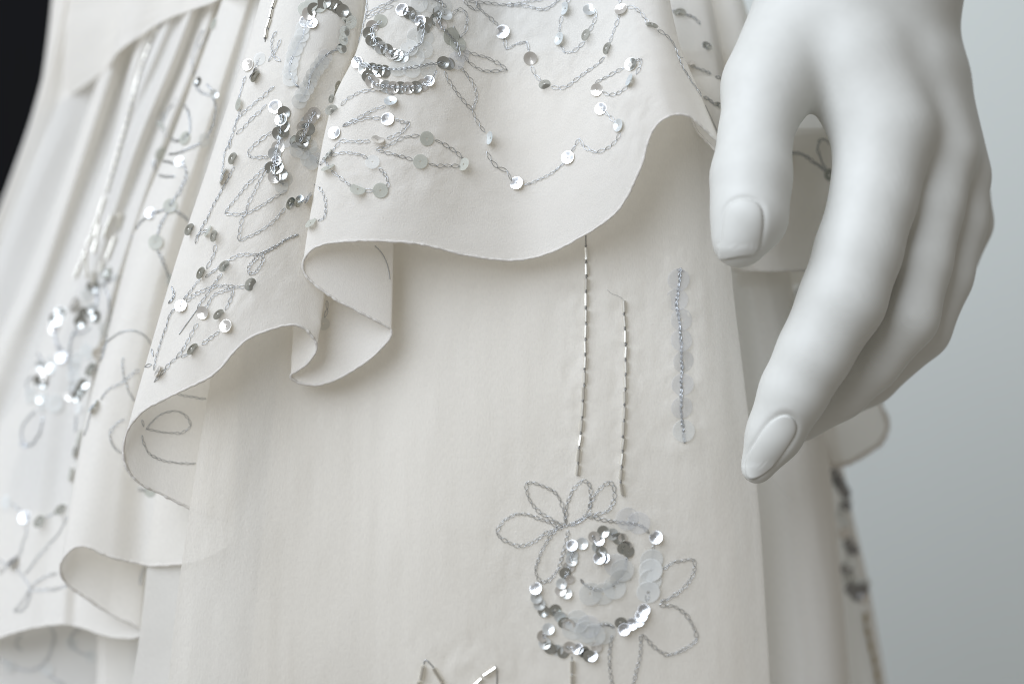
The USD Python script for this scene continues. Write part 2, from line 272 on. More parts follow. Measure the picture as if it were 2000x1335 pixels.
# the big wavy ruffle, one cloth from the right end round every fold to the far left
RC = [
    [(1290, -60, 120), (1318, 80, 110), (1345, 180, 100)],
    [(1292, -60, 100), (1320, 80, 95), (1350, 226, 82)],
    [(1296, -60, 80), (1322, 80, 75), (1352, 180, 70), (1367, 262, 58)],
    [(1299, -60, 65), (1323, 80, 58), (1358, 180, 50), (1388, 284, 38)],
    [(1302, -60, 45), (1325, 80, 35), (1366, 180, 22), (1412, 300, 10)],
    [(1295, -60, 30), (1318, 80, 10), (1352, 180, -10), (1388, 264, -14)],
    [(1284, -60, 20), (1300, 80, -12), (1325, 165, -32), (1352, 231, -40)],
    [(1265, -60, 15), (1275, 80, -22), (1293, 155, -46), (1316, 224, -60)],
    [(1235, -60, 18), (1240, 80, -18), (1255, 170, -46), (1278, 250, -60)],
    [(1205, -60, 30), (1208, 100, -5), (1220, 215, -34), (1250, 330, -48)],
    [(1170, -60, 45), (1170, 120, 18), (1180, 280, -8), (1205, 412, -20)],
    [(1120, -60, 60), (1118, 150, 42), (1120, 320, 20), (1135, 462, 8)],
    [(1060, -60, 74), (1055, 150, 62), (1055, 330, 44), (1062, 497, 28)],
    [(1000, -60, 84), (990, 150, 70), (985, 330, 44), (985, 508, 26)],
    [(950, -60, 74), (935, 150, 48), (920, 330, 22), (905, 497, 6)],
    [(895, -60, 45), (880, 150, 15), (855, 330, -8), (830, 478, -14)],
    [(840, -60, 20), (815, 150, -10), (775, 330, -24), (745, 470, -26)],
    [(780, -60, 10), (750, 150, -14), (700, 330, -20), (670, 471, -20)],
    [(738, -60, 16), (705, 130, -4), (655, 330, -10), (618, 482, -6)],
    [(720, -60, 35), (702, 80, 25), (655, 190, 15), (610, 400, 6), (592, 512, 6)],
    [(724, -60, 60), (707, 80, 50), (668, 190, 38), (630, 400, 22), (606, 548, 15)],
    [(735, -60, 75), (720, 80, 65), (700, 190, 52), (680, 400, 38), (665, 590, 26)],
    [(745, -60, 85), (735, 80, 78), (725, 190, 68), (725, 400, 52), (720, 618, 40)],
    [(750, -60, 95), (748, 80, 90), (748, 190, 82), (763, 400, 68), (764, 500, 62), (762, 642, 54)],
    [(745, -60, 105), (742, 80, 102), (740, 190, 98), (735, 400, 90), (728, 500, 84), (722, 700, 68)],
    [(735, -60, 108), (728, 80, 106), (715, 190, 104), (690, 400, 98), (670, 500, 94), (655, 741, 76)],
    [(725, -60, 106), (715, 80, 104), (690, 190, 102), (640, 400, 96), (615, 500, 92), (600, 751, 76)],
    [(715, -60, 100), (700, 80, 98), (670, 190, 94), (605, 400, 86), (582, 550, 78), (568, 736, 66)],
    [(712, -60, 88), (698, 80, 86), (668, 190, 80), (612, 400, 70), (595, 550, 60), (600, 710, 50)],
    [(710, -60, 70), (696, 80, 66), (668, 190, 60), (638, 400, 50), (633, 570, 42), (619, 678, 34)],
    [(700, -60, 52), (685, 80, 46), (655, 190, 40), (610, 400, 28), (600, 550, 22), (598, 644, 16)],
    [(680, -60, 35), (655, 80, 25), (612, 190, 18), (565, 400, 8), (555, 550, 3), (550, 637, 0)],
    [(650, -60, 25), (610, 100, 10), (560, 250, 0), (510, 450, -8), (480, 665, -10)],
    [(610, -60, 30), (560, 100, 16), (500, 250, 8), (440, 450, 0), (410, 735, -8)],
    [(570, -60, 45), (515, 100, 32), (455, 260, 22), (385, 500, 10), (330, 775, 0)],
    [(535, -60, 70), (485, 100, 56), (430, 260, 45), (350, 500, 32), (284, 740, 22), (266, 815, 18)],
    [(525, -60, 100), (478, 110, 85), (430, 260, 75), (383, 430, 65), (314, 640, 52), (260, 810, 40), (241, 880, 36)],
    [(535, -60, 125), (490, 110, 110), (445, 260, 100), (400, 430, 88), (335, 640, 75), (280, 810, 62), (257, 928, 52)],
    [(555, -60, 140), (515, 110, 128), (475, 260, 118), (435, 430, 108), (380, 640, 100), (330, 810, 92), (310, 962, 82)],
    [(575, -60, 150), (545, 110, 140), (515, 260, 132), (480, 430, 126), (440, 640, 122), (405, 810, 118), (385, 998, 112)],
    [(585, -60, 165), (560, 110, 160), (535, 260, 155), (505, 430, 150), (480, 640, 148), (460, 810, 146), (450, 1020, 142)],
    [(575, -60, 180), (548, 110, 178), (520, 260, 178), (480, 430, 178), (445, 640, 178), (430, 850, 176), (430, 1075, 172)],
    [(550, -60, 200), (510, 110, 200), (470, 260, 200), (420, 430, 200), (385, 640, 200), (360, 850, 195), (350, 1100, 188)],
    [(520, -60, 230), (470, 110, 230), (425, 260, 232), (380, 430, 235), (335, 640, 232), (300, 850, 220), (285, 1102, 200)],
    [(500, -60, 225), (446, 110, 218), (396, 260, 214), (338, 430, 212), (280, 640, 206), (240, 850, 194), (215, 1086, 176)],
    [(475, -60, 240), (420, 110, 232), (365, 260, 228), (300, 430, 225), (235, 640, 214), (185, 850, 195), (160, 1065, 168)],
    [(455, -60, 260), (395, 110, 262), (340, 260, 265), (270, 430, 268), (208, 660, 262), (170, 820, 240), (119, 1100, 185)],
    [(470, -60, 290), (415, 110, 295), (360, 260, 300), (300, 430, 300), (235, 640, 290), (200, 850, 270), (140, 1148, 215)],
    [(490, -60, 300), (440, 110, 310), (395, 260, 315), (340, 430, 320), (285, 640, 315), (250, 850, 300), (210, 1195, 240)],
    [(500, -60, 310), (455, 110, 322), (410, 260, 330), (365, 430, 335), (320, 640, 335), (295, 850, 325), (285, 1110, 280), (277, 1236, 258)],
    [(480, -60, 330), (430, 110, 345), (380, 260, 355), (325, 430, 362), (270, 640, 365), (230, 850, 355), (210, 1241, 282)],
    [(452, -60, 348), (398, 110, 366), (340, 260, 380), (282, 430, 392), (222, 640, 390), (182, 850, 376), (150, 1222, 306)],
    [(440, -60, 318), (385, 110, 330), (325, 260, 355), (265, 430, 368), (200, 640, 372), (160, 850, 362), (120, 1218, 300)],
    [(420, -60, 352), (360, 110, 376), (298, 260, 394), (238, 430, 404), (170, 640, 402), (126, 850, 388), (86, 1221, 322)],
    [(402, -60, 322), (338, 110, 342), (274, 260, 366), (213, 430, 392), (135, 640, 412), (90, 850, 395), (50, 1228, 330)],
    [(386, -60, 366), (318, 110, 398), (253, 260, 420), (191, 430, 436), (116, 640, 442), (66, 850, 424), (16, 1238, 348)],
    [(370, -60, 362), (300, 110, 392), (235, 260, 430), (170, 430, 450), (95, 640, 460), (40, 850, 440), (-20, 1250, 365)],
    [(330, -60, 400), (262, 110, 440), (205, 320, 480), (140, 520, 500), (78, 700, 500), (-5, 850, 490), (-90, 1250, 440)],
    [(340, -60, 440), (280, 110, 490), (225, 320, 540), (165, 520, 560), (105, 710, 570), (30, 900, 560), (-70, 1250, 520)],
    [(318, -60, 470), (248, 130, 530), (180, 330, 580), (110, 540, 610), (45, 720, 620), (-30, 900, 620), (-130, 1200, 600)],
    [(288, -60, 440), (215, 150, 500), (145, 350, 560), (68, 560, 600), (0, 700, 615), (-60, 900, 615), (-160, 1150, 600)],
    [(252, -60, 480), (180, 190, 560), (105, 400, 620), (40, 560, 650), (-30, 720, 660), (-110, 900, 660), (-220, 1100, 650)],
    [(262, -60, 530), (198, 190, 610), (128, 400, 670), (70, 560, 700), (10, 720, 720), (-80, 900, 720), (-180, 1100, 710)],
    [(215, -60, 550), (145, 190, 620), (70, 360, 680), (0, 530, 730), (-60, 700, 750), (-130, 900, 750), (-220, 1100, 740)],
    [(118, -60, 600), (103, 60, 630), (76, 200, 690), (48, 290, 720), (0, 410, 760), (-70, 560, 790), (-140, 700, 800)],
    [(150, -60, 680), (130, 60, 710), (105, 200, 770), (80, 290, 800), (30, 410, 840), (-40, 560, 870), (-100, 700, 880)],
]
ruffle, RG = sheet('ruffle', RC, 'chiffon', nu=900, nv=150, pucker=[(800, 90, 960, 60, 130), (540, 260, 640, 200, 120), (380, 620, 480, 480, 110), (1150, 120, 1240, 260, 90), (700, 330, 860, 300, 70)], wrinkle=1.5, wscale=80, seed=1, hem=2.7, gather=(21, 62, 500))
# further folds of the ruffle that come out behind the thumb and beyond the fingers
edge_sheet('ruffle', [
    (-60, [(1240, 170), (1300, 160), (1350, 168), (1372, 195), (1378, 240), (1360, 290)]),
    (100, [(1250, 160), (1330, 150), (1382, 160), (1402, 190), (1408, 240), (1390, 290)]),
    (230, [(1290, 150), (1360, 142), (1410, 155), (1425, 190), (1430, 240), (1410, 290)]),
    (330, [(1350, 145), (1400, 140), (1430, 155), (1440, 190), (1440, 240), (1420, 290)]),
], 'chiffon', nu=70, nv=50, wrinkle=1.5, seed=11, hem=2.7)
edge_sheet('ruffle', [
    (-80, [(1325, 330), (1362, 300), (1402, 285), (1425, 300), (1432, 350)]),
    (60, [(1370, 320), (1395, 290), (1440, 278), (1463, 300), (1470, 350)]),
    (180, [(1410, 310), (1430, 280), (1480, 268), (1505, 300), (1512, 350)]),
    (330, [(1440, 305), (1470, 270), (1520, 258), (1550, 300), (1556, 350)]),
], 'chiffon', nu=60, nv=40, wrinkle=1.5, seed=12, hem=2.7)
edge_sheet('ruffle', [
    (250, [(1420, 255), (1490, 245), (1555, 240), (1610, 246), (1660, 262)]),
    (268, [(1420, 225), (1490, 215), (1555, 208), (1615, 214), (1668, 236)]),
    (360, [(1420, 205), (1490, 192), (1560, 196), (1615, 206), (1668, 232)]),
    (450, [(1425, 205), (1480, 188), (1530, 192), (1590, 214), (1650, 242)]),
    (528, [(1432, 208), (1478, 192), (1526, 188), (1580, 206), (1630, 236)]),
], 'chiffon', nu=70, nv=50, wrinkle=1.5, seed=13, hem=2.7)
edge_sheet('ruffle', [
    (640, [(1560, 470), (1600, 480), (1650, 500), (1690, 520)]),
    (760, [(1580, 460), (1620, 470), (1672, 490), (1706, 510)]),
    (830, [(1598, 455), (1630, 465), (1690, 485), (1734, 500)]),
    (868, [(1612, 455), (1640, 462), (1690, 480), (1718, 492)]),
    (906, [(1626, 455), (1640, 460), (1648, 466), (1652, 470)]),
], 'chiffon_thin', nu=60, nv=50, wrinkle=1.5, seed=14)
tube_part('hem', U(resample([(1706, 750, 510), (1722, 795, 504), (1734, 828, 499), (1722, 862, 493), (1690, 884, 481), (1652, 905, 469), (1628, 908, 456), (1612, 868, 454), (1600, 838, 454)], 80)), 5.5 * S, 'hem_cloth', SHEETS[-1][0])
# the bodice layer that hangs over the gathered seam at the upper left
edge_sheet('bodice', [
    (-120, [(560, 180), (480, 250), (380, 330), (300, 400), (220, 480), (150, 560), (112, 620), (130, 690)]),
    (-40, [(520, 175), (450, 245), (365, 320), (285, 390), (205, 470), (140, 550), (104, 612), (120, 690)]),
    (15, [(490, 172), (420, 240), (352, 312), (268, 388), (190, 470), (130, 550), (98, 615), (116, 700)]),
], 'chiffon', nu=80, nv=30, wrinkle=2, seed=15)
SHEETS.pop()
stage.RemovePrim(f'{dress}/bodice'); used.pop((dress, 'bodice'))
sheet('bodice', [
    [(620, -120, 60), (560, -80, 60), (505, -42, 60)],
    [(540, -120, 190), (490, -55, 200), (448, -14, 215)],
    [(500, -120, 270), (448, -45, 285), (402, 10, 305)],
    [(440, -120, 320), (390, -40, 335), (345, 30, 362)],
    [(380, -120, 360), (335, -30, 380), (298, 54, 402)],
    [(310, -120, 400), (268, -10, 420), (235, 98, 442)],
    [(255, -120, 455), (228, 10, 475), (203, 139, 515)],
    [(190, -120, 515), (165, 20, 545), (142, 184, 618)],
    [(112, -120, 600), (100, 30, 640), (70, 238, 735)],
    [(130, -120, 680), (118, 30, 710), (90, 238, 770)],
], 'chiffon', nu=120, nv=50, wrinkle=3, wscale=110, seed=15)

# one ray-caster for stitching things onto the cloth
_off = np.cumsum([0] + [len(s[1]) for s in SHEETS])
CLOTH = trimesh.Trimesh(np.vstack([s[1] for s in SHEETS]), np.vstack([s[2] + o for s, o in zip(SHEETS, _off)]), process=False)
_own = np.repeat(np.arange(len(SHEETS)), [len(s[2]) for s in SHEETS])
_VN = CLOTH.vertex_normals
EYE = np.array([0, -D, Z0])


def on_cloth(xy):
    xy = np.asarray(xy, float).reshape(-1, 2)
    t = U(np.c_[xy, np.zeros(len(xy))]); d = t - EYE; d /= np.linalg.norm(d, axis=1, keepdims=True)
    loc, ray, tri = CLOTH.ray.intersects_location(np.repeat(EYE[None], len(xy), 0), d, multiple_hits=False)
    P = np.full((len(xy), 3), np.nan); N = np.zeros((len(xy), 3)); own = np.full(len(xy), -1)
    P[ray] = loc; own[ray] = _own[tri]
    n = CLOTH.face_normals[tri]
    n = np.where((n * d[ray]).sum(1, keepdims=True) > 0, -n, n)
    N[ray] = n
    return P, N, own


def spline(pts, step):
    p = np.asarray(pts, float)
    if len(p) > 2:
        t = np.r_[0, np.cumsum(np.linalg.norm(np.diff(p, axis=0), axis=1) ** 0.6)]
        tt = np.linspace(0, t[-1], 24 * len(p))
        q = PchipInterpolator(t, p)(tt) if len(p) < 4 else 0.5 * PchipInterpolator(t, p)(tt) + 0.5 * Akima1DInterpolator(t, p)(tt)
    else:
        q = np.linspace(p[0], p[1], 40)
    L = np.r_[0, np.cumsum(np.linalg.norm(np.diff(q, axis=0), axis=1))]
    n = max(1, round(L[-1] / step))
    s = np.linspace(0, L[-1], n + 1)
    return np.stack([np.interp(s, L, q[:, k]) for k in range(2)], 1)


def merge(parts):
    o = 0; V = []; F = []
    for v, f in parts:
        V.append(v); F.append(f + o); o += len(v)
    return np.vstack(V), np.vstack(F)


def chain(pts, link=15.0, width=6.8, r=0.62, mat='thread_silver', name='chain_stitch', high=0.0):
    """A row of chain stitch: looped links of metallic thread lying on the cloth."""
    q = spline(pts, link)
    q[1:-1] += rng.normal(0, 0.7, q[1:-1].shape)
    P, N, own = on_cloth(q)
    by = {}; run = 0
    for i in range(len(q) - 1):
        if own[i] < 0 or own[i] != own[i + 1]:
            run += 1
            continue
        a, b, n = P[i], P[i + 1], N[i] + N[i + 1]
        if np.linalg.norm(b - a) > 3.2 * link * S:
            run += 1
            continue
        n = n / np.linalg.norm(n); t = b - a; ln = np.linalg.norm(t); t /= ln
        sd = np.cross(n, t); w = width * S * rng.uniform(0.55, 1.15) / 2; rr = r * S * rng.uniform(0.85, 1.15)
        u = np.linspace(0, 1, 6)
        prof = np.sin(np.pi * u ** 0.8) * w
        lift = (0.9 + high + 1.2 * np.sin(np.pi * u)) * S
        for sg in (-1, 1):
            c = a + t * (u * (ln * 1.12) - 0.06 * ln)[:, None] + sd * (sg * prof)[:, None] + n * (lift + (0.4 * S if sg > 0 else 0))[:, None]
            by.setdefault((own[i], run), []).append(tube(c, rr, 4))
    for (k, _), parts in by.items():
        obj(name, merge(parts), mat, SHEETS[k][0])


def thread(pts, r=1.0, mat='thread_silver', name='thread'):
    q = spline(pts, 6); P, N, own = on_cloth(q)
    ok = own == np.bincount(own[own >= 0]).argmax()
    if ok.sum() > 2:
        obj(name, tube(P[ok] + N[ok] * 1.2 * S, r * S, 4), mat, SHEETS[own[ok][0]][0])


def disc(R, cup, hole=0.13, seg=22):
    th = np.arange(seg) / seg * 2 * np.pi
    rings = [(hole, -cup * 0.9), (0.52, -cup * 0.55), (0.9, -cup * 0.02), (1.0, 0.0)] if cup else [(hole, 0), (0.86, 0), (0.94, 0.05), (1.0, 0.02)]
    V = np.vstack([np.c_[R * a * np.cos(th), R * a * np.sin(th), np.full(seg, R * z)] for a, z in rings])
    i, j = np.meshgrid(np.arange(len(rings) - 1), np.arange(seg), indexing='ij'); j2 = (j + 1) % seg
    return V, np.stack([(i * seg + j).ravel(), ((i + 1) * seg + j).ravel(), ((i + 1) * seg + j2).ravel(), (i * seg + j2).ravel()], 1)


lastz = {}
def sequins(items, r=14.5, kind='s'):
    """items: (across, down[, kind[, radius[, narrowness, angle]]]). kinds: s silver, d dark, w warm, b catching the light, f frosted, o olive, e faint."""
    xy = [(i[0], i[1]) for i in items]
    P, N, own = on_cloth(xy)
    for k, it in enumerate(items):
        if own[k] < 0:
            continue
        kd = it[2] if len(it) > 2 and it[2] else kind
        R = (it[3] if len(it) > 3 and it[3] else r) * (1.0 if kd in 'foeg' else 0.92) * S * np.linalg.norm(P[k] - EYE) / D
        n = N[k]; view = EYE - P[k]; view /= np.linalg.norm(view); key = KEY - P[k]; key /= np.linalg.norm(key)
        flat = kd in 'foeg'
        if len(it) > 4:
            tilt, ang = math.acos(it[4]), math.radians(it[5])
            right = np.array([1.0, 0, 0]); up = np.array([0, 0, 1.0])
            minor = -math.sin(ang) * right + math.cos(ang) * up          # ang: direction of the long axis, anticlockwise from the right
            if minor @ key < 0: minor = -minor
            if kd == 'd': minor = -minor
            n = view * math.cos(tilt) + minor * math.sin(tilt)
        elif kd == 'b':
            h = view + key; h /= np.linalg.norm(h); n = 0.25 * n + 0.75 * h + rng.normal(0, 0.04, 3)
        else:
            n = n + (not flat) * (0.5 * view - 0.12 * key) + rng.normal(0, 0.07 if flat else 0.24, 3)
        n = n / np.linalg.norm(n)
        if n @ view < 0.12: n = n + view * 0.25; n /= np.linalg.norm(n)
        a = np.cross(n, [0.3, 0.2, 1.0]); a /= np.linalg.norm(a); b = np.cross(n, a)
        V, F = disc(R, 0 if flat else 0.24)
        lift = (1.6 + (0.9 * (k % 3) if not flat else 0.5 * (k % 4))) * S + R * math.sqrt(max(0, 1 - (n @ N[k]) ** 2)) * (0.55 if not flat else 0.35)
        V = P[k] + N[k] * lift + V[:, :1] * a + V[:, 1:2] * b + V[:, 2:] * n
        mat = {'s': ('silver', 'silver', 'silver', 'silver_dark', 'silver_warm')[rng.integers(5)], 'd': 'silver_dark', 'w': 'silver_warm', 'b': 'silver_bright', 'f': 'frosted', 'o': 'frosted_olive', 'e': 'frosted_faint', 'g': 'frosted_white', 'k': 'thread_dark'}[kd]
        pr = obj('frosted_sequin' if flat else 'sequin', (V, F), mat, SHEETS[own[k]][0], smooth=True)
        lastz[pr] = 1


def bead(a, b, r=4.5, mat='bead_silver'):
    """A bugle bead sewn between two layout points, with the thread that ties its ends."""
    P, N, own = on_cloth([a, b])
    if own.min() < 0 or own[0] != own[1]:
        return
    if np.linalg.norm(P[1] - P[0]) > 3 * S * math.dist(a, b):
        return
    n = N[0] + N[1]; n /= np.linalg.norm(n); A, B = P[0] + n * (r + 0.6) * S, P[1] + n * (r + 0.6) * S
    t = (B - A) / np.linalg.norm(B - A); r_ = r * S
    sec = [A + t * 0.6 * S, A, A + t * 0.2 * S, B - t * 0.2 * S, B, B - t * 0.6 * S]
    rad = np.array([0.5, 0.85, 1.0, 1.0, 0.85, 0.5]) * r_
    bead_m = tube(np.array(sec) + np.arange(6)[:, None] * t * 1e-7, rad, 8)
    obj('bugle_bead', bead_m, mat, SHEETS[own[0]][0], smooth=40)


def bead_line(pts, length=23, gap=7.5, r=4.3, th=True, mat='bead_silver'):
    q = spline(pts, 2.0)
    L = np.r_[0, np.cumsum(np.linalg.norm(np.diff(q, axis=0), axis=1))]
    s = 0.0; knots = []
    at = lambda x: np.array([np.interp(x, L, q[:, 0]), np.interp(x, L, q[:, 1])])
    while s + length * 0.5 < L[-1]:
        l = length * random.choice((1, 1, 1, 1.08, 0.92)); j = rng.normal(0, 0.8, 2)
        bead(at(s) + j, at(min(s + l, L[-1])) + j * -0.5, r, mat); knots.append((at(s + l), at(s + l + gap)))
        s += l + gap
    if th:
        P, N, own = on_cloth(q)
        ok = own == np.bincount(own[own >= 0]).argmax()
        ok &= np.abs(P[:, 1] - np.nanmedian(P[ok, 1])) < 40 * S
        obj('thread', tube(P[ok] + N[ok] * 1.0 * S, 1.1 * S, 4), 'thread_dark', SHEETS[own[ok][0]][0])
        parts = []
        for a, b in knots:
            Pk, Nk, ok2 = on_cloth([(a + b) / 2])
            if ok2[0] >= 0:
                m = trimesh.creation.icosphere(1, 2.5 * S); m.apply_translation(Pk[0] + Nk[0] * 2.6 * S + rng.normal(0, 0.6, 3) * S); parts.append((m.vertices, m.faces))
        if parts:
            obj('knot', merge(parts), 'thread_dark', SHEETS[own[ok][0]][0])

# ---------------------------------------------------------------- embroidery: upper ruffle, right lobe
C = chain
C([(915, 3), (960, 8), (1035, 13), (1062, 21), (1086, 6), (1096, -8)])
C([(990, 10), (1040, 2), (1075, -8)])
C([(905, 0), (918, 15), (935, 22), (930, 5)])
C([(930, 10), (950, 30), (972, 50)], 12); C([(985, 77), (988, 96)]); C([(990, 97), (1010, 86), (1029, 82)], 20, 4); C([(1029, 82), (1033, 100)])
C([(1038, 130), (1044, 145), (1058, 160)]); C([(1078, 170), (1095, 173), (1112, 168), (1140, 146), (1168, 126), (1181, 112)])
C([(1192, 84), (1198, 65), (1206, 45), (1212, 22)]); C([(1212, 18), (1210, -8)])
sequins([(980, 63, 'b'), (1036, 115, 'w'), (1066, 167, 'd', 13, 0.7, 15), (1190, 97, 'd', 13.5, 0.6, 70), (1214, 19, 's', 14, 0.75, 30)])
C([(1114, -5), (1106, 8)]); C([(1097, 32), (1094, 50), (1093, 66)]); C([(1096, 90), (1104, 103), (1118, 102), (1136, 90), (1142, 82)])
C([(1151, 62), (1160, 44), (1166, 28), (1162, 18)])
sequins([(1103, 18, 's', 14, 0.55, 75), (1093, 77, 's', 14, 0.6, 70), (1148, 72, 'd', 13, 0.65, 65), (1153, 20, 's', 14, 0.85, 0)])
C([(1226, 14), (1240, 17), (1255, 28), (1263, 42), (1268, 50)]); C([(1285, 60), (1305, 75), (1318, 92), (1327, 120), (1345, 152), (1362, 178), (1376, 202)])
thread([(1374, 200), (1388, 230), (1403, 262)], 0.9)
thread([(1322, 108), (1334, 114), (1338, 110)], 0.7)
sequins([(1272, 54, 'd', 14, 0.22, -15)])
C([(1164, 162), (1185, 151), (1218, 134)]); C([(1238, 121), (1250, 116)], 8); C([(1253, 116), (1249, 132), (1243, 145)])
C([(1226, 170), (1208, 182), (1190, 186), (1178, 180)])
sequins([(1232, 126, 'd'), (1231, 158, 's', 14, 0.35, 65), (1168, 176, 'w', 13.5)])
C([(1180, 217), (1190, 226), (1202, 238)]); C([(1212, 260), (1200, 280), (1182, 292), (1162, 298), (1142, 286), (1132, 271)]); C([(1130, 272), (1122, 290), (1116, 298)], 12)
C([(1103, 318), (1080, 337), (1055, 350), (1024, 361)], 13, 4); C([(998, 352), (990, 334)]); C([(990, 334), (968, 325), (957, 312), (950, 297)], 19, 7); C([(946, 258), (930, 236), (922, 215)])
C([(922, 215), (930, 196), (930, 180), (918, 155), (905, 140), (895, 130)]); C([(868, 140), (880, 165), (902, 195), (922, 215)])
sequins([(1175, 213, 'b', 13.5), (1209, 245, 's', 14, 0.65, 75), (1110, 308, 'b', 14.5), (1008, 358, 'b', 14), (952, 272, 's', 14, 0.5, 80)])
C([(905, 102), (940, 110), (975, 125), (990, 137)]); C([(990, 137), (965, 140), (940, 139), (918, 125), (906, 109)])
C([(882, 30), (905, 18), (912, 40), (908, 65), (895, 75), (886, 52)])
C([(718, -8), (717, 25), (712, 50), (705, 75), (695, 98)]); C([(715, 30), (732, 18), (762, 5), (780, -6)]); C([(716, 36), (742, 24), (768, 12)])
# rose on the right lobe
sequins([(812, 72, 'f'), (830, 74, 'f'), (800, 95, 'f'), (828, 98, 'f'), (812, 112, 'f'), (818, 8, 'f'), (842, 9, 'f'), (866, 12, 'f'), (880, 72, 'o'), (893, 86, 'o'), (900, 105, 'e'), (890, 120, 'e'), (778, 133, 'f'), (804, 137, 'f'), (834, 134, 'f')], r=17.5)
sequins([(743, 42, 'o'), (729, 54, 'w'), (723, 67, 'd'), (727, 80), (737, 87, 'd'), (745, 95), (756, 99, 'd'), (766, 106), (776, 109, 'd'), (786, 112),
         (785, 20, 'b'), (799, 27, 'd'), (811, 33), (820, 42, 'b', 12), (831, 47, 'd'), (826, 58, 'd'),
         (856, 25, 'd'), (870, 30), (851, 39, 'd'), (861, 49), (700, 123, 'b', 13), (690, 112, 'w'), (713, 135), (728, 136, 'd'), (740, 139, 'd'), (752, 141, 'd'), (864, 124, 'd'), (875, 126, 'd'),
         (720, 150, 'd'), (727, 160), (740, 166, 'w'), (754, 170), (768, 172, 'w'), (782, 172, 'd'), (797, 173), (812, 171, 'd'), (825, 167, 'w'), (836, 159, 'b', 12)], r=13.5)
for pts in ([(746, 45), (730, 60), (735, 85), (760, 102), (790, 114)], [(785, 22), (805, 32), (822, 45), (826, 62), (821, 85), (805, 100), (790, 112)], [(858, 25), (855, 45), (872, 68), (890, 88), (893, 112)],
            [(700, 122), (725, 132), (760, 138), (800, 135), (835, 128), (865, 125)], [(722, 152), (735, 166), (765, 172), (800, 172), (835, 162), (850, 140)], [(690, 110), (705, 120)], [(808, -5), (850, 2), (868, 18)]):
    C(pts, 10, 5.5, 0.9, high=6.5)
# leaves of the right lobe
C([(667, 206), (685, 190), (705, 180), (735, 175), (755, 178), (768, 185)]); C([(752, 208), (735, 214), (710, 225), (690, 236), (670, 247)])
C([(672, 246), (700, 235), (725, 230), (744, 232)]); C([(772, 233), (788, 239), (800, 239)], 10); C([(799, 241), (790, 254), (775, 265), (756, 271)]); C([(722, 276), (690, 276), (664, 275)])
C([(735, 293), (755, 286), (775, 275), (795, 268), (818, 265)]); C([(850, 274), (875, 287), (895, 301), (912, 320)]); C([(738, 294), (770, 303), (806, 313)]); C([(838, 320), (870, 325), (897, 325)])
C([(663, 278), (650, 295), (638, 310)]); C([(648, 304), (680, 298), (705, 302), (718, 310)]); C([(741, 328), (754, 342), (758, 356), (757, 368)], 11); C([(648, 334), (665, 345), (680, 358), (688, 365)]); C([(712, 372), (730, 373)])
C([(632, 312), (640, 322), (645, 330)], 7, 5)
sequins([(652, 217, 'd', 14, 0.65, 25), (764, 198, 's', 14, 0.7, 10), (655, 260, 'b', 14), (757, 233, 'b', 14), (739, 273, 'w', 14, 0.62, -10), (833, 271, 'o', 14.5), (821, 316, 'o', 14.5), (902, 322, 'o', 13, 0.75, 60), (642, 303, 'o', 13, 0.3, 55), (728, 317, 'f', 14.5), (643, 328, 'o', 14, 0.4, 25), (743, 372, 'o', 15), (700, 370, 'o', 15.5, 0.75, -5)])
# left lobe: two sequin columns, leaves and buds
sequins([(538, 209, 'b', 15), (556, 222, 'd'), (550, 234), (553, 246, 's'), (554, 257, 'd'), (545, 262, 'd'), (543, 288, 'w'), (537, 301), (540, 315, 'b', 11), (531, 329, 'd'), (541, 327, 'd'), (547, 340, 'd'), (536, 346, 'w'), (612, 222, 'w'), (604, 232, 'w'), (598, 240), (590, 249, 'w'), (600, 252, 'd'), (586, 263, 'w'), (593, 266, 'd'), (577, 277, 'd'), (588, 277, 'd')], r=14)
sequins([(558, 350, 'f'), (549, 363, 'f'), (578, 294, 'f'), (591, 298, 'f'), (606, 286, 'f'), (614, 302, 'f'), (600, 312, 'f'), (608, 318, 'f'), (619, 313, 'e'), (557, 275, 'e')], r=14.5)
C([(585, 283), (597, 296), (608, 306), (618, 315), (626, 322)], 10); C([(626, 322), (636, 309), (646, 298)], 9)
C([(552, 225), (548, 260), (542, 295), (535, 335), (552, 360)], 10, 5, 0.9, high=6.5); C([(612, 218), (598, 245), (582, 278)], 9, 5, 0.9, high=6.5)
C([(533, 258), (510, 272), (484, 299)]); C([(485, 301), (492, 308), (524, 308)], 11); C([(524, 318), (505, 340), (478, 367), (445, 410), (440, 417)]); C([(440, 417), (460, 419), (480, 418), (507, 404), (535, 386), (560, 372)])
C([(520, 332), (503, 362), (485, 400), (470, 440), (467, 470)]); C([(470, 470), (500, 455), (530, 436), (556, 407)])
sequins([(566, 398, 'd', 14, 0.55, 65), (582, 393, 'd', 14, 0.55, 65), (598, 387, 'b', 14, 0.35, 60), (610, 436, 'o', 13, 0.5, 40)])
C([(608, 380), (600, 387), (586, 394), (560, 402)], 8, 4)
C([(614, 360), (626, 368), (636, 385), (638, 405), (635, 425), (622, 431)], 11, 6)
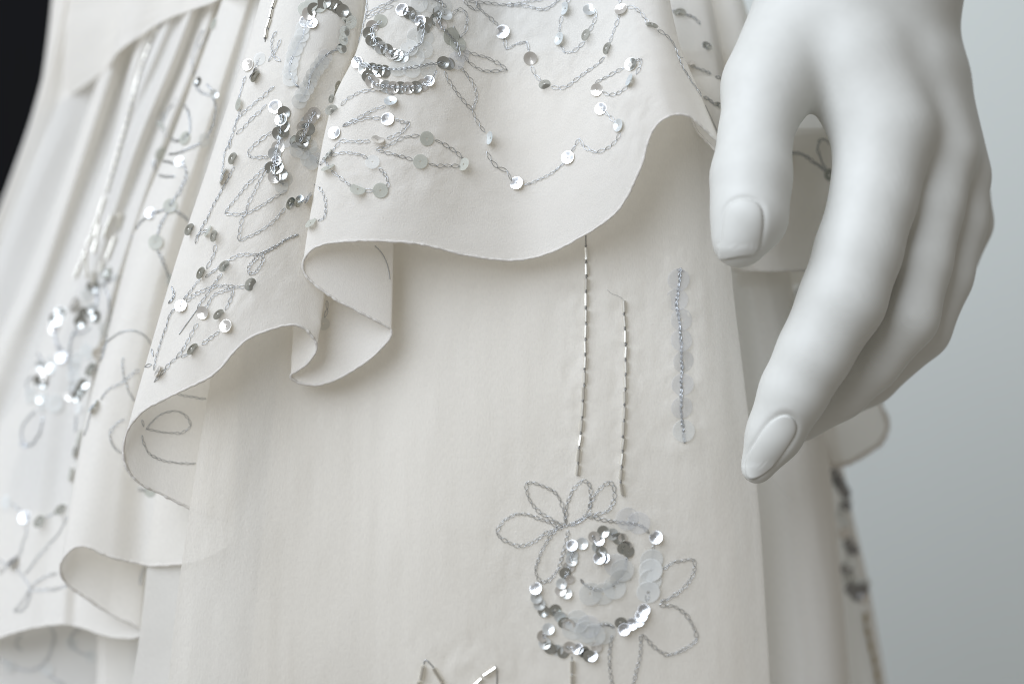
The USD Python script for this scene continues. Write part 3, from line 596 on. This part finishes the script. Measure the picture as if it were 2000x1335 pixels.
# frosted strips and dark band at the top of the left lobe
sequins([(592, 55, 'f'), (590, 70, 'f'), (584, 84, 'f'), (578, 97, 'f'), (573, 111, 'f'), (570, 126, 'f'), (567, 141, 'f'), (568, 156, 'f'), (634, 112, 'e'), (627, 123, 'f'), (618, 135, 'f'), (610, 147, 'f'), (605, 160, 'f'), (598, 173, 'f'), (590, 186, 'f'), (584, 198, 'f')], r=15)
sequins([(598, 42, 'b'), (610, 46, 'b', 12), (604, 28, 'w'), (614, 20, 'd'), (624, 12, 'o'), (634, 6, 'd'), (646, 8, 'd'), (657, 14, 'd'), (667, 22, 'd'), (676, 32, 'd'), (684, 44, 'd'), (608, 10, 'o'), (596, 18, 'o'), (658, 168, 'd', 11, 0.5, 75), (656, 182, 'd', 11, 0.5, 75), (652, 195, 'd', 10, 0.5, 75), (672, 62, 'd', 12), (669, 78, 'd', 12), (666, 95, 'd', 11)], r=14)
C([(600, 45), (590, 75), (575, 105), (566, 135), (575, 160), (585, 172)], 12, 4, 0.95); C([(662, 95), (640, 105), (620, 125), (605, 150), (600, 175), (585, 200)], 12, 4, 0.95)
bead_line([(545, -20), (533, 20), (518, 82)], 17, 3, 3.4)
sequins([(497, 145, 'b', 14, 0.4, 60), (503, 152, 'd', 14, 0.35, 60), (487, 128, 's', 13), (468, 205, 'o', 12, 0.5, 75), (508, 116, 'f', 13)], r=13)
C([(535, 170), (518, 185), (495, 205), (470, 228), (462, 236)]); C([(520, 205), (500, 225), (480, 245), (462, 262)]); C([(548, 78), (540, 98), (525, 120)]); C([(505, 118), (500, 135)], 9); C([(480, 150), (472, 175), (466, 200)]); C([(540, 62), (530, 85), (535, 110), (548, 120)]); C([(470, 215), (462, 240), (452, 270), (448, 290)])
# left lobe, lower spray
C([(458, 326), (445, 350), (428, 380), (408, 420), (390, 455), (382, 475)], 13, 5); C([(452, 270), (440, 300), (435, 330), (432, 352)], 14, 4)
sequins([(458, 312, 'd', 13.5, 0.5, 65), (436, 352, 's', 11, 0.3, 60), (441, 338, 's', 11, 0.3, 60)])
C([(384, 464), (398, 452), (408, 449)], 10); C([(421, 478), (418, 500), (410, 515), (404, 524)]); C([(391, 546), (370, 572), (347, 597), (335, 612), (326, 635), (316, 665), (306, 700), (301, 722)], 13, 4)
C([(402, 541), (430, 520), (445, 510), (462, 500), (482, 497), (505, 497)]); C([(505, 497), (530, 486), (555, 470), (582, 458)], 8, 5, 0.95)
C([(512, 497), (514, 506), (505, 525), (493, 535), (484, 530), (490, 516), (504, 500)], 8); C([(433, 535), (415, 560), (400, 580), (386, 603)]); thread([(386, 603), (368, 628), (350, 653)], 1.0)
C([(365, 588), (380, 576), (400, 566), (430, 558), (460, 560), (480, 560)], 11); C([(457, 562), (432, 570), (416, 578), (406, 596), (400, 604)], 11); C([(386, 632), (376, 650), (360, 680), (330, 712), (316, 730), (302, 745)]); C([(456, 568), (450, 585), (440, 605)]); C([(428, 647), (410, 660), (395, 672)]); C([(366, 692), (355, 697)], 8)
sequins([(408, 452, 'o', 12, 0.4, 60), (421, 461, 'd', 13, 0.45, 75), (397, 534, 'd', 14, 0.4, 65), (441, 522, 'd', 14, 0.6, 50), (490, 555, 'd', 14.5, 0.72, 60), (355, 597, 'b', 13.5), (396, 611, 'w', 14), (430, 614, 'd', 13.5, 0.5, 45), (442, 636, 'w', 14), (378, 682, 'd', 15, 0.42, 50), (311, 725, 's', 13, 0.2, 65)])
# inside of the folds
thread([(732, 480), (748, 498), (757, 520), (761, 545)], 0.9); C([(637, 572), (638, 600), (634, 620)], 15, 6); sequins([(632, 632, 'f', 12.5)])
C([(285, 838), (300, 820), (320, 806), (345, 802), (365, 812), (373, 828), (365, 840), (348, 846), (318, 843), (288, 838)], 13, 4, 0.55); C([(277, 820), (280, 832)], 9); C([(277, 850), (285, 876), (302, 892), (335, 902), (392, 905)], 11, 4, 0.55); C([(345, 768), (375, 775), (402, 778)], 12, 4, 0.55)
sequins([(294, 958, 'o', 12)]); C([(270, 954), (284, 956)], 6)
# second lobe
C([(253, 824), (240, 820), (226, 829), (213, 850), (222, 872), (236, 884)], 13, 6); C([(195, 700), (210, 670), (235, 650), (260, 645), (285, 655), (297, 680), (300, 695)], 13, 4); C([(296, 712), (280, 717), (260, 730), (240, 745), (215, 760), (198, 780)], 14, 6); C([(241, 698), (240, 720), (245, 745), (255, 770), (271, 790)], 11, 4); C([(180, 803), (172, 830), (165, 850)])
sequins([(186, 793, 's', 16, 0.3, 55), (157, 853, 'o', 14, 0.4, 75), (150, 880, 's', 13, 0.4, 75), (141, 925, 'o', 13, 0.4, 80)])
C([(342, 195), (360, 205), (372, 232), (370, 262), (348, 276), (326, 263), (317, 245)], 11, 6, 0.95); C([(378, 150), (384, 170), (398, 183), (412, 186)], 11, 6, 0.95); C([(415, 188), (421, 215), (413, 248), (402, 270)], 11, 5, 0.95); C([(392, 278), (372, 290), (345, 300), (320, 300)], 11, 5, 0.95); C([(300, 315), (305, 335), (320, 345), (342, 345)], 11, 5, 0.95); C([(300, 318), (320, 315), (340, 320)], 11, 5, 0.95)
C([(356, 320), (364, 340), (356, 365), (342, 388), (332, 402)], 11, 6, 0.95); C([(325, 408), (308, 415), (292, 422), (272, 440), (256, 466)], 11, 5, 0.95); C([(336, 408), (362, 425), (376, 448)], 10, 6, 0.95); C([(330, 412), (312, 445), (306, 470)], 11, 5, 0.95); C([(308, 488), (322, 520), (330, 542)], 10, 6, 0.95); C([(336, 560), (340, 575), (330, 592)], 10, 5, 0.95)
C([(422, 35), (405, 70), (388, 95)], 12, 4); C([(320, 220), (318, 240)], 10)
sequins([(362, 270, 'o'), (398, 273, 'f'), (312, 300, 'o'), (352, 316, 'b', 11), (333, 402, 'o'), (297, 417, 'b', 12), (376, 450, 'd', 14, 0.5, 60), (305, 473, 'o', 15), (332, 546, 'd', 13, 0.5, 75), (388, 160, 'd', 10), (420, 185, 's', 10), (322, 248, 'd', 12, 0.4, -50), (418, 48, 'o', 11)], r=14)
# flower with bugle beads, out of focus at the far left
for a, b in (((207, 385), (196, 420)), ((196, 424), (185, 450)), ((184, 455), (174, 480)), ((172, 486), (162, 512)), ((160, 516), (149, 542)), ((197, 440), (191, 465)), ((192, 470), (186, 495)), ((220, 420), (204, 462)), ((226, 462), (210, 505)), ((182, 530), (181, 556)), ((200, 510), (196, 530)), ((234, 415), (230, 445)), ((170, 495), (172, 540))):
    bead(a, b, 4.2)
bead_line([(318, 40), (300, 80), (280, 130), (262, 190), (245, 250), (228, 310), (210, 375)], 15, 3, 3.4)
sequins([(203, 528, 'g', 10), (213, 534, 's'), (200, 542, 'f', 12), (224, 541, 'f', 10), (182, 560, 's'), (170, 575, 'f', 12), (146, 594, 'w', 16, 0.5, 65), (120, 612), (112, 624, 'd'), (107, 640), (184, 605, 's', 12), (190, 618, 'd'), (166, 612, 'd'), (158, 628, 'd'), (205, 640, 'f'), (203, 656, 'f'), (198, 672, 'w', 10), (192, 690), (182, 722, 'd', 16, 0.4, 60), (122, 698, 'b', 12), (82, 715, 's', 12), (100, 706, 'f', 11), (104, 720, 's', 11), (92, 733, 'w', 12), (78, 745, 'd', 14), (88, 747, 'd'), (62, 772, 'f', 17), (108, 788, 'f', 18), (86, 786, 'f', 19), (83, 780, 's', 9), (140, 765, 'f', 13), (160, 762, 'd', 13), (168, 750, 'd', 11), (138, 772, 's', 11), (152, 775, 'd', 12), (176, 690, 'f'), (168, 682, 'f'), (150, 700, 'f'), (146, 716, 'f'), (144, 732, 'f'), (154, 748, 'f'), (155, 797, 'g', 11)], r=13.5)
C([(150, 812), (148, 842)], 10, 5, 0.95); C([(70, 803), (47, 830), (42, 858), (60, 870), (80, 842), (84, 812)], 12, 5, 0.95); C([(108, 640), (110, 665), (118, 690)], 11, 5, 0.95); C([(75, 690), (85, 705)], 10, 5, 0.95); C([(195, 560), (190, 600)], 11, 4); C([(178, 640), (160, 650), (140, 655)], 11, 4)
C([(118, 610), (104, 640), (112, 668), (128, 690)], 11, 5, 0.95); C([(152, 640), (138, 668), (136, 700), (140, 740), (142, 765)], 11, 5, 0.95); C([(206, 560), (214, 600), (212, 650), (204, 690), (186, 725)], 11, 5, 0.95); C([(184, 560), (190, 590), (176, 620)], 11, 5, 0.95); C([(60, 770), (52, 755), (64, 735)], 11, 5, 0.95); C([(40, 865), (52, 873)], 10, 5, 0.95)
C([(200, 560), (220, 545), (236, 540)], 10, 5, 0.95); C([(398, 60), (384, 90), (376, 120), (380, 150)], 12, 5, 0.95); C([(405, 165), (416, 178), (420, 186)], 10, 5, 0.95); C([(340, 205), (326, 222), (318, 240)], 10, 6, 0.95)
# lower left sheet
sequins([(13, 980, 'g', 13), (52, 1010, 'b', 13), (80, 1018, 'd', 14, 0.55, 60), (124, 995, 'd', 13, 0.6, 45), (28, 1096, 'b', 14, 0.45, 50)])
C([(26, 985), (44, 1000)]); C([(90, 1010), (114, 999)]); C([(54, 1028), (46, 1065), (36, 1088)]); C([(-4, 1092), (18, 1103)]); C([(30, 1107), (46, 1126), (60, 1148)], 11); C([(131, 1008), (116, 1040), (90, 1070), (50, 1120)]); C([(62, 1146), (80, 1130), (115, 1120), (125, 1124)]); C([(62, 1151), (95, 1152), (132, 1142)]); C([(58, 1150), (42, 1178), (29, 1192)]); C([(29, 1193), (44, 1191), (58, 1172), (61, 1152)]); C([(0, 1118), (14, 1105)])
C([(284, 1105), (273, 1138), (284, 1143)], 9)
C([(42, 1238), (31, 1258), (44, 1268)], 10); C([(98, 1222), (108, 1243), (100, 1270), (80, 1300), (50, 1308), (22, 1298), (-4, 1284)]); C([(160, 1225), (140, 1238), (138, 1255), (160, 1275), (180, 1280)]); C([(78, 1302), (104, 1322), (126, 1336)])
sequins([(140, 1255, 'f', 13), (178, 1280, 'f', 12), (20, 1300, 'f', 12), (95, 1306, 'f', 12)])
# ---------------------------------------------------------------- skirt panel
bead_line([(1144, 456), (1145, 560), (1143, 700), (1138, 800), (1131, 880), (1128, 926)])
bead_line([(1218, 586), (1221, 650), (1222, 700), (1220, 800), (1216, 880), (1213, 940), (1217, 966)])
thread([(1186, 566), (1196, 574), (1206, 577), (1217, 584)], 0.3)
sequins([(1325, 546, 'e'), (1322, 585, 'e'), (1330, 624, 'e'), (1330, 664, 'e'), (1334, 705, 'e'), (1333, 750, 'e'), (1331, 795, 'e'), (1335, 841, 'f')], r=22)
C([(1329, 524), (1325, 560), (1322, 592), (1328, 640), (1331, 700), (1331, 760), (1330, 800), (1335, 848), (1337, 864)], 9.5, 4.2, 1.6)
C([(1322, 526), (1336, 530)], 6, 4)
P_ = lambda *p: C(p, 13, 7, 0.75)
P_((1028, 942), (1055, 945), (1085, 962), (1098, 985), (1104, 1018)); P_((1104, 1024), (1070, 1010), (1040, 985), (1030, 960), (1028, 942))
P_((1105, 1022), (1107, 990), (1120, 955), (1138, 937)); P_((1138, 937), (1148, 938), (1153, 962), (1152, 990), (1144, 1006), (1115, 1025)); P_((1150, 990), (1165, 962), (1190, 940)); P_((1190, 940), (1199, 947), (1200, 970), (1194, 990), (1178, 1000), (1150, 1007))
P_((970, 1037), (985, 1015), (1020, 1002), (1050, 1010), (1088, 1028)); P_((1098, 1030), (1065, 1040), (1040, 1058), (1018, 1066), (990, 1058), (970, 1040)); P_((1086, 1034), (1065, 1060), (1050, 1095), (1046, 1116), (1056, 1136)); P_((1056, 1136), (1076, 1130), (1092, 1105), (1104, 1065), (1110, 1035))
P_((1085, 1028), (1112, 1024), (1146, 1008)); P_((1148, 1007), (1180, 1015), (1220, 1020), (1250, 1025), (1267, 1040)); P_((1276, 1064), (1274, 1110), (1268, 1145), (1262, 1172))
P_((1296, 1110), (1320, 1095), (1356, 1092)); P_((1356, 1093), (1355, 1116), (1340, 1140), (1318, 1160), (1290, 1173)); P_((1288, 1180), (1320, 1185), (1345, 1205), (1361, 1246)); P_((1361, 1247), (1340, 1265), (1305, 1277), (1275, 1260), (1255, 1238)); P_((1251, 1240), (1250, 1280), (1240, 1318), (1236, 1340)); P_((1195, 1240), (1190, 1280), (1196, 1340))
sequins([(1225, 1012, 'e'), (1247, 1020, 'e'), (1272, 1092, 'g'), (1270, 1112, 'g'), (1270, 1132, 'g'), (1266, 1155, 'g'), (1203, 1102, 'e'), (1215, 1112, 'f'), (1211, 1130, 'f'), (1200, 1146, 'f'), (1178, 1158, 'f'), (1152, 1158, 'f'), (1128, 1212, 'f'), (1120, 1226, 'f'), (1145, 1232, 'f'), (1160, 1238, 'f'), (1180, 1234, 'f'), (1150, 1222, 'e')], r=23)
sequins([(1280, 1047, 'b', 14), (1257, 1189, 'b'), (1252, 1200, 'b'), (1246, 1210, 'b'), (1233, 1216, 'b'), (1218, 1226, 'b', 13), (1212, 1214), (1160, 1047, 's', 13), (1170, 1053, 'b', 11), (1165, 1066, 's', 12), (1174, 1076, 'd', 12), (1170, 1088, 'b', 13), (1180, 1088, 'b', 11),
         (1137, 1060), (1117, 1063, 'b', 12), (1118, 1082), (1117, 1092), (1111, 1106, 'w'), (1104, 1118), (1113, 1130, 'w', 10), (1097, 1138, 's', 12), (1095, 1152, 'w', 12), (1106, 1156, 's', 12), (1178, 1036, 's'), (1196, 1042), (1207, 1050, 'd'), (1215, 1048, 'w', 10), (1222, 1062, 'w'), (1216, 1070), (1227, 1075),
         (1046, 1147, 'b', 13), (1048, 1165, 's'), (1054, 1178), (1062, 1192, 's'), (1084, 1190, 'd'), (1094, 1203), (1101, 1214, 's'), (1110, 1218), (1071, 1226, 's'), (1060, 1240, 's'), (1064, 1254), (1074, 1264, 'd'), (1088, 1268), (1100, 1272, 's'), (1112, 1262, 's'), (1128, 1264, 'b', 12), (1140, 1270, 'd'), (1150, 1278, 's'), (1156, 1278, 'b', 12), (1165, 1262, 'w', 12)], r=13)
for pts in ([(1158, 1045), (1168, 1070), (1172, 1095)], [(1125, 1060), (1116, 1090), (1108, 1115), (1100, 1150)], [(1165, 1042), (1200, 1046), (1222, 1066), (1224, 1085), (1218, 1115), (1205, 1135), (1185, 1148), (1160, 1150), (1140, 1138), (1134, 1130)], [(1046, 1150), (1055, 1180), (1078, 1192), (1100, 1212), (1125, 1218), (1155, 1225), (1180, 1218), (1200, 1224)], [(1070, 1228), (1062, 1248), (1085, 1268), (1115, 1264), (1150, 1276)], [(1260, 1188), (1245, 1208), (1215, 1224)]):
    C(pts, 9.5, 5, 0.95)
for a, b in (((827, 1298), (822, 1325)), ((847, 1303), (862, 1327)), ((968, 1301), (944, 1317)), ((941, 1322), (924, 1338)), ((1117, 1288), (1117, 1311)), ((1117, 1317), (1117, 1340)), ((819, 1328), (815, 1345)), ((863, 1330), (872, 1345))):
    bead(a, b, 4.6)
thread([(828, 1296), (830, 1287), (847, 1303)], 1.6); thread([(968, 1300), (971, 1310), (970, 1340)], 1.6); thread([(1117, 1280), (1117, 1336)], 1.2)
# ---------------------------------------------------------------- right side, behind the hand
C([(1545, 300), (1560, 299), (1590, 317), (1612, 335)], 10, 5.5, 1.3); C([(1600, 275), (1597, 295), (1604, 315), (1613, 331)], 9, 5, 0.95); C([(1598, 276), (1608, 272), (1622, 282)], 9, 5, 0.95)
sequins([(1540, 305, 'd', 13, 0.5, 80), (1620, 342, 'd', 13)])
C([(1308, 12), (1320, 25), (1345, 30), (1367, 48)], 11, 5, 0.95); C([(1372, 88), (1385, 98)], 9, 6, 0.95); C([(1338, 125), (1375, 140), (1408, 153)], 11, 5, 0.95); C([(1374, 190), (1405, 208), (1420, 220)], 11, 5, 0.95); C([(1352, 240), (1368, 265), (1384, 280)], 11, 2.5, 0.8)
sequins([(1327, 27, 'd', 13, 0.6, 0), (1345, 125, 's', 12, 0.5, 0), (1377, 92, 'd', 12, 0.4, -35), (1402, 207, 'd', 10, 0.4, -40)])
sequins([(1560, 575, 'd'), (1570, 565, 'd')], r=11)
sequins([(1628, 925, 'k'), (1634, 938, 'k'), (1640, 950, 'k'), (1648, 962, 'k'), (1652, 976, 's'), (1646, 990, 'k'), (1642, 1005, 's'), (1650, 1018, 's'), (1646, 1040, 's'), (1656, 1060, 'k'), (1662, 1075, 'k'), (1660, 1095, 's'), (1654, 1110, 'k'), (1658, 1128, 's'), (1662, 1148, 'k'), (1672, 1160, 'k'), (1680, 1150, 'k'), (1684, 1140, 's'), (1686, 1165, 'w')], r=14)
bead_line([(1686, 1195), (1693, 1240), (1704, 1290), (1714, 1345)], 22, 6, 5.4, mat='bead_gold')
# ---------------------------------------------------------------- mannequin hand
man = thing('mannequin', 'matte white mannequin hand hanging beside the dress', 'mannequin')


def sd(P, a, b, ra, rb):
    a, b = U(a), U(b); ra, rb = ra * S * (D + 0) / D, rb * S
    ba = b - a; t = np.clip(((P - a) @ ba) / (ba @ ba), 0, 1)
    return np.linalg.norm(P - a - t[..., None] * ba, axis=-1) - (ra + (rb - ra) * t)


def sph(P, c, r, flat=(1, 1, 1)):
    q = (P - U(c)) / np.array(flat)
    return np.linalg.norm(q, axis=-1) - r * S


def smin(a, b, k):
    k *= S; h = np.clip(0.5 + 0.5 * (b - a) / k, 0, 1)
    return b + (a - b) * h - k * h * (1 - h)


def limb(P, pts, k):
    f = None
    for (a, ra), (b, rb) in zip(pts[:-1], pts[1:]):
        g = sd(P, a, b, ra, rb); f = g if f is None else smin(f, g, k)
    return f


ARM = [((1720, -620, 190), 215), ((1712, -260, 190), 202), ((1700, -30, 185), 188)]
BODY = [
    [((1600, -30, 130), 100), ((1500, 170, 22), 82)],
    [((1610, -20, 95), 112), ((1672, 120, 60), 105), ((1726, 255, 24), 93)],
    [((1690, -20, 120), 115), ((1770, 140, 100), 88), ((1836, 296, 92), 68)],
    [((1730, -10, 160), 110), ((1800, 150, 150), 80), ((1868, 345, 172), 62)],
    [((1748, 0, 215), 105), ((1808, 160, 225), 78), ((1872, 380, 262), 56)],
]
FINGERS = [
    [((1498, 170, 22), 82), ((1475, 262, -22), 65), ((1467, 345, -58), 72), ((1462, 425, -82), 68), ((1444, 470, -90), 48)],
    [((1726, 258, 22), 93), ((1706, 385, -8), 78), ((1676, 490, -28), 78), ((1645, 585, -42), 78), ((1590, 690, -36), 67), ((1550, 765, -22), 61), ((1512, 848, -2), 50), ((1478, 913, 15), 29)],
    [((1836, 296, 92), 66), ((1816, 400, 72), 62), ((1794, 510, 56), 60), ((1768, 618, 48), 60), ((1700, 705, 76), 54), ((1640, 765, 102), 50), ((1560, 822, 130), 40)],
    [((1868, 345, 172), 60), ((1868, 430, 160), 57), ((1842, 540, 148), 54), ((1800, 645, 142), 52), ((1700, 742, 180), 45), ((1600, 800, 220), 38)],
    [((1872, 380, 262), 56), ((1884, 435, 250), 53), ((1812, 632, 240), 45), ((1720, 722, 275), 38), ((1640, 770, 310), 32)],
]
FK = [30, 26, 18, 16, 16]


def hand_field(P):
    body = None
    for limb_pts in BODY:
        g = limb(P, [(p, r + 7) for p, r in limb_pts], 20); body = g if body is None else smin(body, g, 36)
    body = smin(body, sph(P, (1600, 80, 90), 60), 24)
    body = smin(body, limb(P, ARM, 40), 26)
    f = None
    for i, pts in enumerate(FINGERS):
        g = limb(P, [(p, r + 6.5) for p, r in pts], 14)
        h = smin(body, g, FK[i] - 6)
        f = h if f is None else np.minimum(f, h) if i < 2 else smin(f, h, 7)
    return f


def surface_nets(lo, hi, h, field):
    n = np.ceil((hi - lo) / h).astype(int) + 1
    ax = [lo[k] + h * np.arange(n[k]) for k in range(3)]
    vals = np.empty(n, np.float32)
    cax = [a[::4] for a in ax]
    coarse = field(np.stack(np.meshgrid(*cax, indexing='ij'), -1))
    near = [np.minimum(np.arange(n[k]) // 4 + (np.arange(n[k]) % 4 > 1), len(cax[k]) - 1) for k in range(3)]
    vals[:] = coarse[np.ix_(*near)]
    band = np.argwhere(np.abs(vals) < 5.5 * h)
    vals[tuple(band.T)] = field(np.stack([ax[k][band[:, k]] for k in range(3)], -1))
    ins = vals < 0
    c = np.zeros(n - 1, int)
    for d in np.ndindex(2, 2, 2):
        c += ins[d[0]:n[0] - 1 + d[0], d[1]:n[1] - 1 + d[1], d[2]:n[2] - 1 + d[2]]
    cells = np.argwhere((c > 0) & (c < 8)); idx = np.full(n - 1, -1); idx[tuple(cells.T)] = np.arange(len(cells))
    acc = np.zeros((len(cells), 3)); cnt = np.zeros(len(cells))
    corners = list(np.ndindex(2, 2, 2))
    for a in corners:
        for k in range(3):
            if a[k]: continue
            b = list(a); b[k] = 1
            va = vals[tuple((cells + a).T)]; vb = vals[tuple((cells + b).T)]
            x = (va < 0) != (vb < 0); t = np.where(x, va / np.where(va == vb, 1, va - vb), 0)
            p = np.array(a, float) + t[:, None] * (np.array(b) - np.array(a))
            acc += p * x[:, None]; cnt += x
    V = lo + h * (cells + acc / cnt[:, None])
    F = []
    for k in range(3):
        i, j = (k + 1) % 3, (k + 2) % 3
        s0 = [slice(1, n[q] - 1) for q in range(3)]; s0[k] = slice(0, n[k] - 1); s1 = list(s0); s1[k] = slice(1, n[k])
        A, B = ins[tuple(s0)], ins[tuple(s1)]
        for e, flip in ((A & ~B, False), (~A & B, True)):
            q = np.argwhere(e); q[:, i] += 1; q[:, j] += 1
            def at(di, dj):
                r = q.copy(); r[:, i] -= di; r[:, j] -= dj; return idx[tuple(r.T)]
            quad = np.stack([at(1, 1), at(0, 1), at(0, 0), at(1, 0)], 1)
            F.append(quad[:, ::-1] if flip else quad)
    return V, np.vstack(F)


lo = np.array([U((1330, 0, 0))[0], -0.045, U((0, 1000, 0))[2]]); hi = np.array([U((2100, 0, 300))[0], 0.105, U((0, -330, 0))[2]])
HV, HF = surface_nets(lo, hi, 4.4 * S, hand_field)
hm = trimesh.Trimesh(HV, np.vstack([HF[:, [0, 1, 2]], HF[:, [0, 2, 3]]]), process=False)
from scipy.sparse import coo_matrix, diags
_e = hm.edges_unique; _n = len(HV)
_A = coo_matrix((np.ones(2 * len(_e)), (np.r_[_e[:, 0], _e[:, 1]], np.r_[_e[:, 1], _e[:, 0]])), shape=(_n, _n)).tocsr()
_A = diags(1 / np.maximum(np.asarray(_A.sum(1)).ravel(), 1)) @ _A
for _ in range(44):
    HV = 0.5 * HV + 0.5 * (_A @ HV)
hm = trimesh.Trimesh(HV, hm.faces, process=False)


def pix(V):
    k = (D + V[:, 1]) / D
    return np.stack([V[:, 0] / (S * k) + 1000, 667.5 - (V[:, 2] - Z0) / (S * k)], 1)


def closed(pts, n=120):
    p = np.vstack([pts, pts[:1]]).astype(float)
    t = np.r_[0, np.cumsum(np.linalg.norm(np.diff(p, axis=0), axis=1) ** 0.5)]
    from scipy.interpolate import CubicSpline
    return CubicSpline(t, p, bc_type='periodic')(np.linspace(0, t[-1], n, endpoint=False))


THUMB_NAIL = [(1404, 506), (1408, 470), (1412, 430), (1422, 402), (1444, 389), (1468, 390), (1486, 404), (1490, 440), (1486, 470), (1476, 496), (1442, 503)]
INDEX_NAIL = [(1462, 935), (1456, 900), (1472, 868), (1492, 838), (1512, 818), (1534, 810), (1550, 818), (1556, 836), (1545, 862), (1522, 896), (1494, 925)]
hV = np.array(hm.vertices); vn = np.array(hm.vertex_normals); pp = pix(hV); front = (vn * (EYE - hV)).sum(1) > 0
nails = []
for outline, free, dlim in ((THUMB_NAIL, lambda q: q[:, 1] > 482, -40), (INDEX_NAIL, lambda q: q[:, 1] > 908, 60)):
    o = closed(outline, 48)
    near = front & (np.abs(pp - o.mean(0)).max(1) < 150) & (hV[:, 1] < dlim * S)
    i = np.where(near)[0]
    dd = np.linalg.norm(pp[i][:, None] - o[None], axis=-1); dist = dd.min(1); which = dd.argmin(1)
    fade = np.where(free(o[which]), 0.0, 1.0)
    push = (3.4 * np.exp(-(dist / 6.0) ** 2) - 0.7 * np.exp(-((dist - 15) / 8.0) ** 2)) * fade * S
    c = o.mean(0)
    rings = np.linspace(0, 1, 13)
    grid = np.concatenate([c + (o - c) * r for r in rings[1:]] + [c[None]])
    edge = np.concatenate([np.full(len(o), r) for r in rings[1:]] + [[0.0]])
    t_ = U(np.c_[grid, np.zeros(len(grid))]) - EYE; t_ /= np.linalg.norm(t_, axis=1, keepdims=True)
    loc, ray, _t = hm.ray.intersects_location(np.repeat(EYE[None], len(grid), 0), t_, multiple_hits=False)
    d = np.full(len(grid), np.nan); d[ray] = loc[:, 1] / S; d[d > dlim] = np.nan
    ok = np.isfinite(d)
    gn = (grid - c) / 60.0
    A = np.stack([gn[:, 0] ** p * gn[:, 1] ** q for p in range(5) for q in range(5 - p)], 1)
    co, *_ = np.linalg.lstsq(A[ok], d[ok], rcond=None); d = A @ co
    rise = 3.2 * np.sqrt(np.clip(1 - edge ** 3, 0, 1)) - 1.0
    rise = np.where(free(grid), np.maximum(rise, 3.0), rise)
    top = U(np.c_[grid, d - rise]); bot = U(np.c_[c + (grid - c) * 0.97, d + 7.0])
    m = len(o); nr = len(rings) - 1; F = []
    for r in range(nr - 1):
        a = r * m + np.arange(m); b = r * m + (np.arange(m) + 1) % m
        F += [np.stack([a, b, b + m, ], 1), np.stack([a, b + m, a + m], 1)]
    a = np.arange(m); b = (a + 1) % m; ce = np.full(m, nr * m)
    F.append(np.stack([b, a, ce], 1)); Ft = np.vstack(F); n0 = len(top)
    rim = np.vstack([np.stack([(nr - 1) * m + a, (nr - 1) * m + b, (nr - 1) * m + b + n0], 1), np.stack([(nr - 1) * m + a, (nr - 1) * m + b + n0, (nr - 1) * m + a + n0], 1)])
    mesh_ = trimesh.Trimesh(np.vstack([top, bot]), np.vstack([Ft, Ft[:, ::-1] + n0, rim]), process=False)
    mesh_.fix_normals()
    nails.append((mesh_, i, push))
for mesh_, i, push in nails:
    away = hV[i] - EYE; away /= np.linalg.norm(away, axis=1, keepdims=True)
    hV[i] += away * push[:, None]
hm = trimesh.Trimesh(hV, hm.faces, process=False)
hp = obj('hand', hm, 'mannequin_white', man, smooth=True)
for mesh_, i, push in nails:
    obj('fingernail', mesh_, 'mannequin_white', hp, smooth=60)
# a white fibre caught on the skirt below the fingertip
lp = resample([(1501, 926, 250), (1516, 945, 252), (1530, 960, 254), (1546, 978, 256)], 30)
lp[:, 2] = 245
fp = obj('loose_fibre', tube(U(lp), 0.9 * S, 4), 'lint', '/World', label='fine white fibre sticking out below the index fingertip', category='fibre')
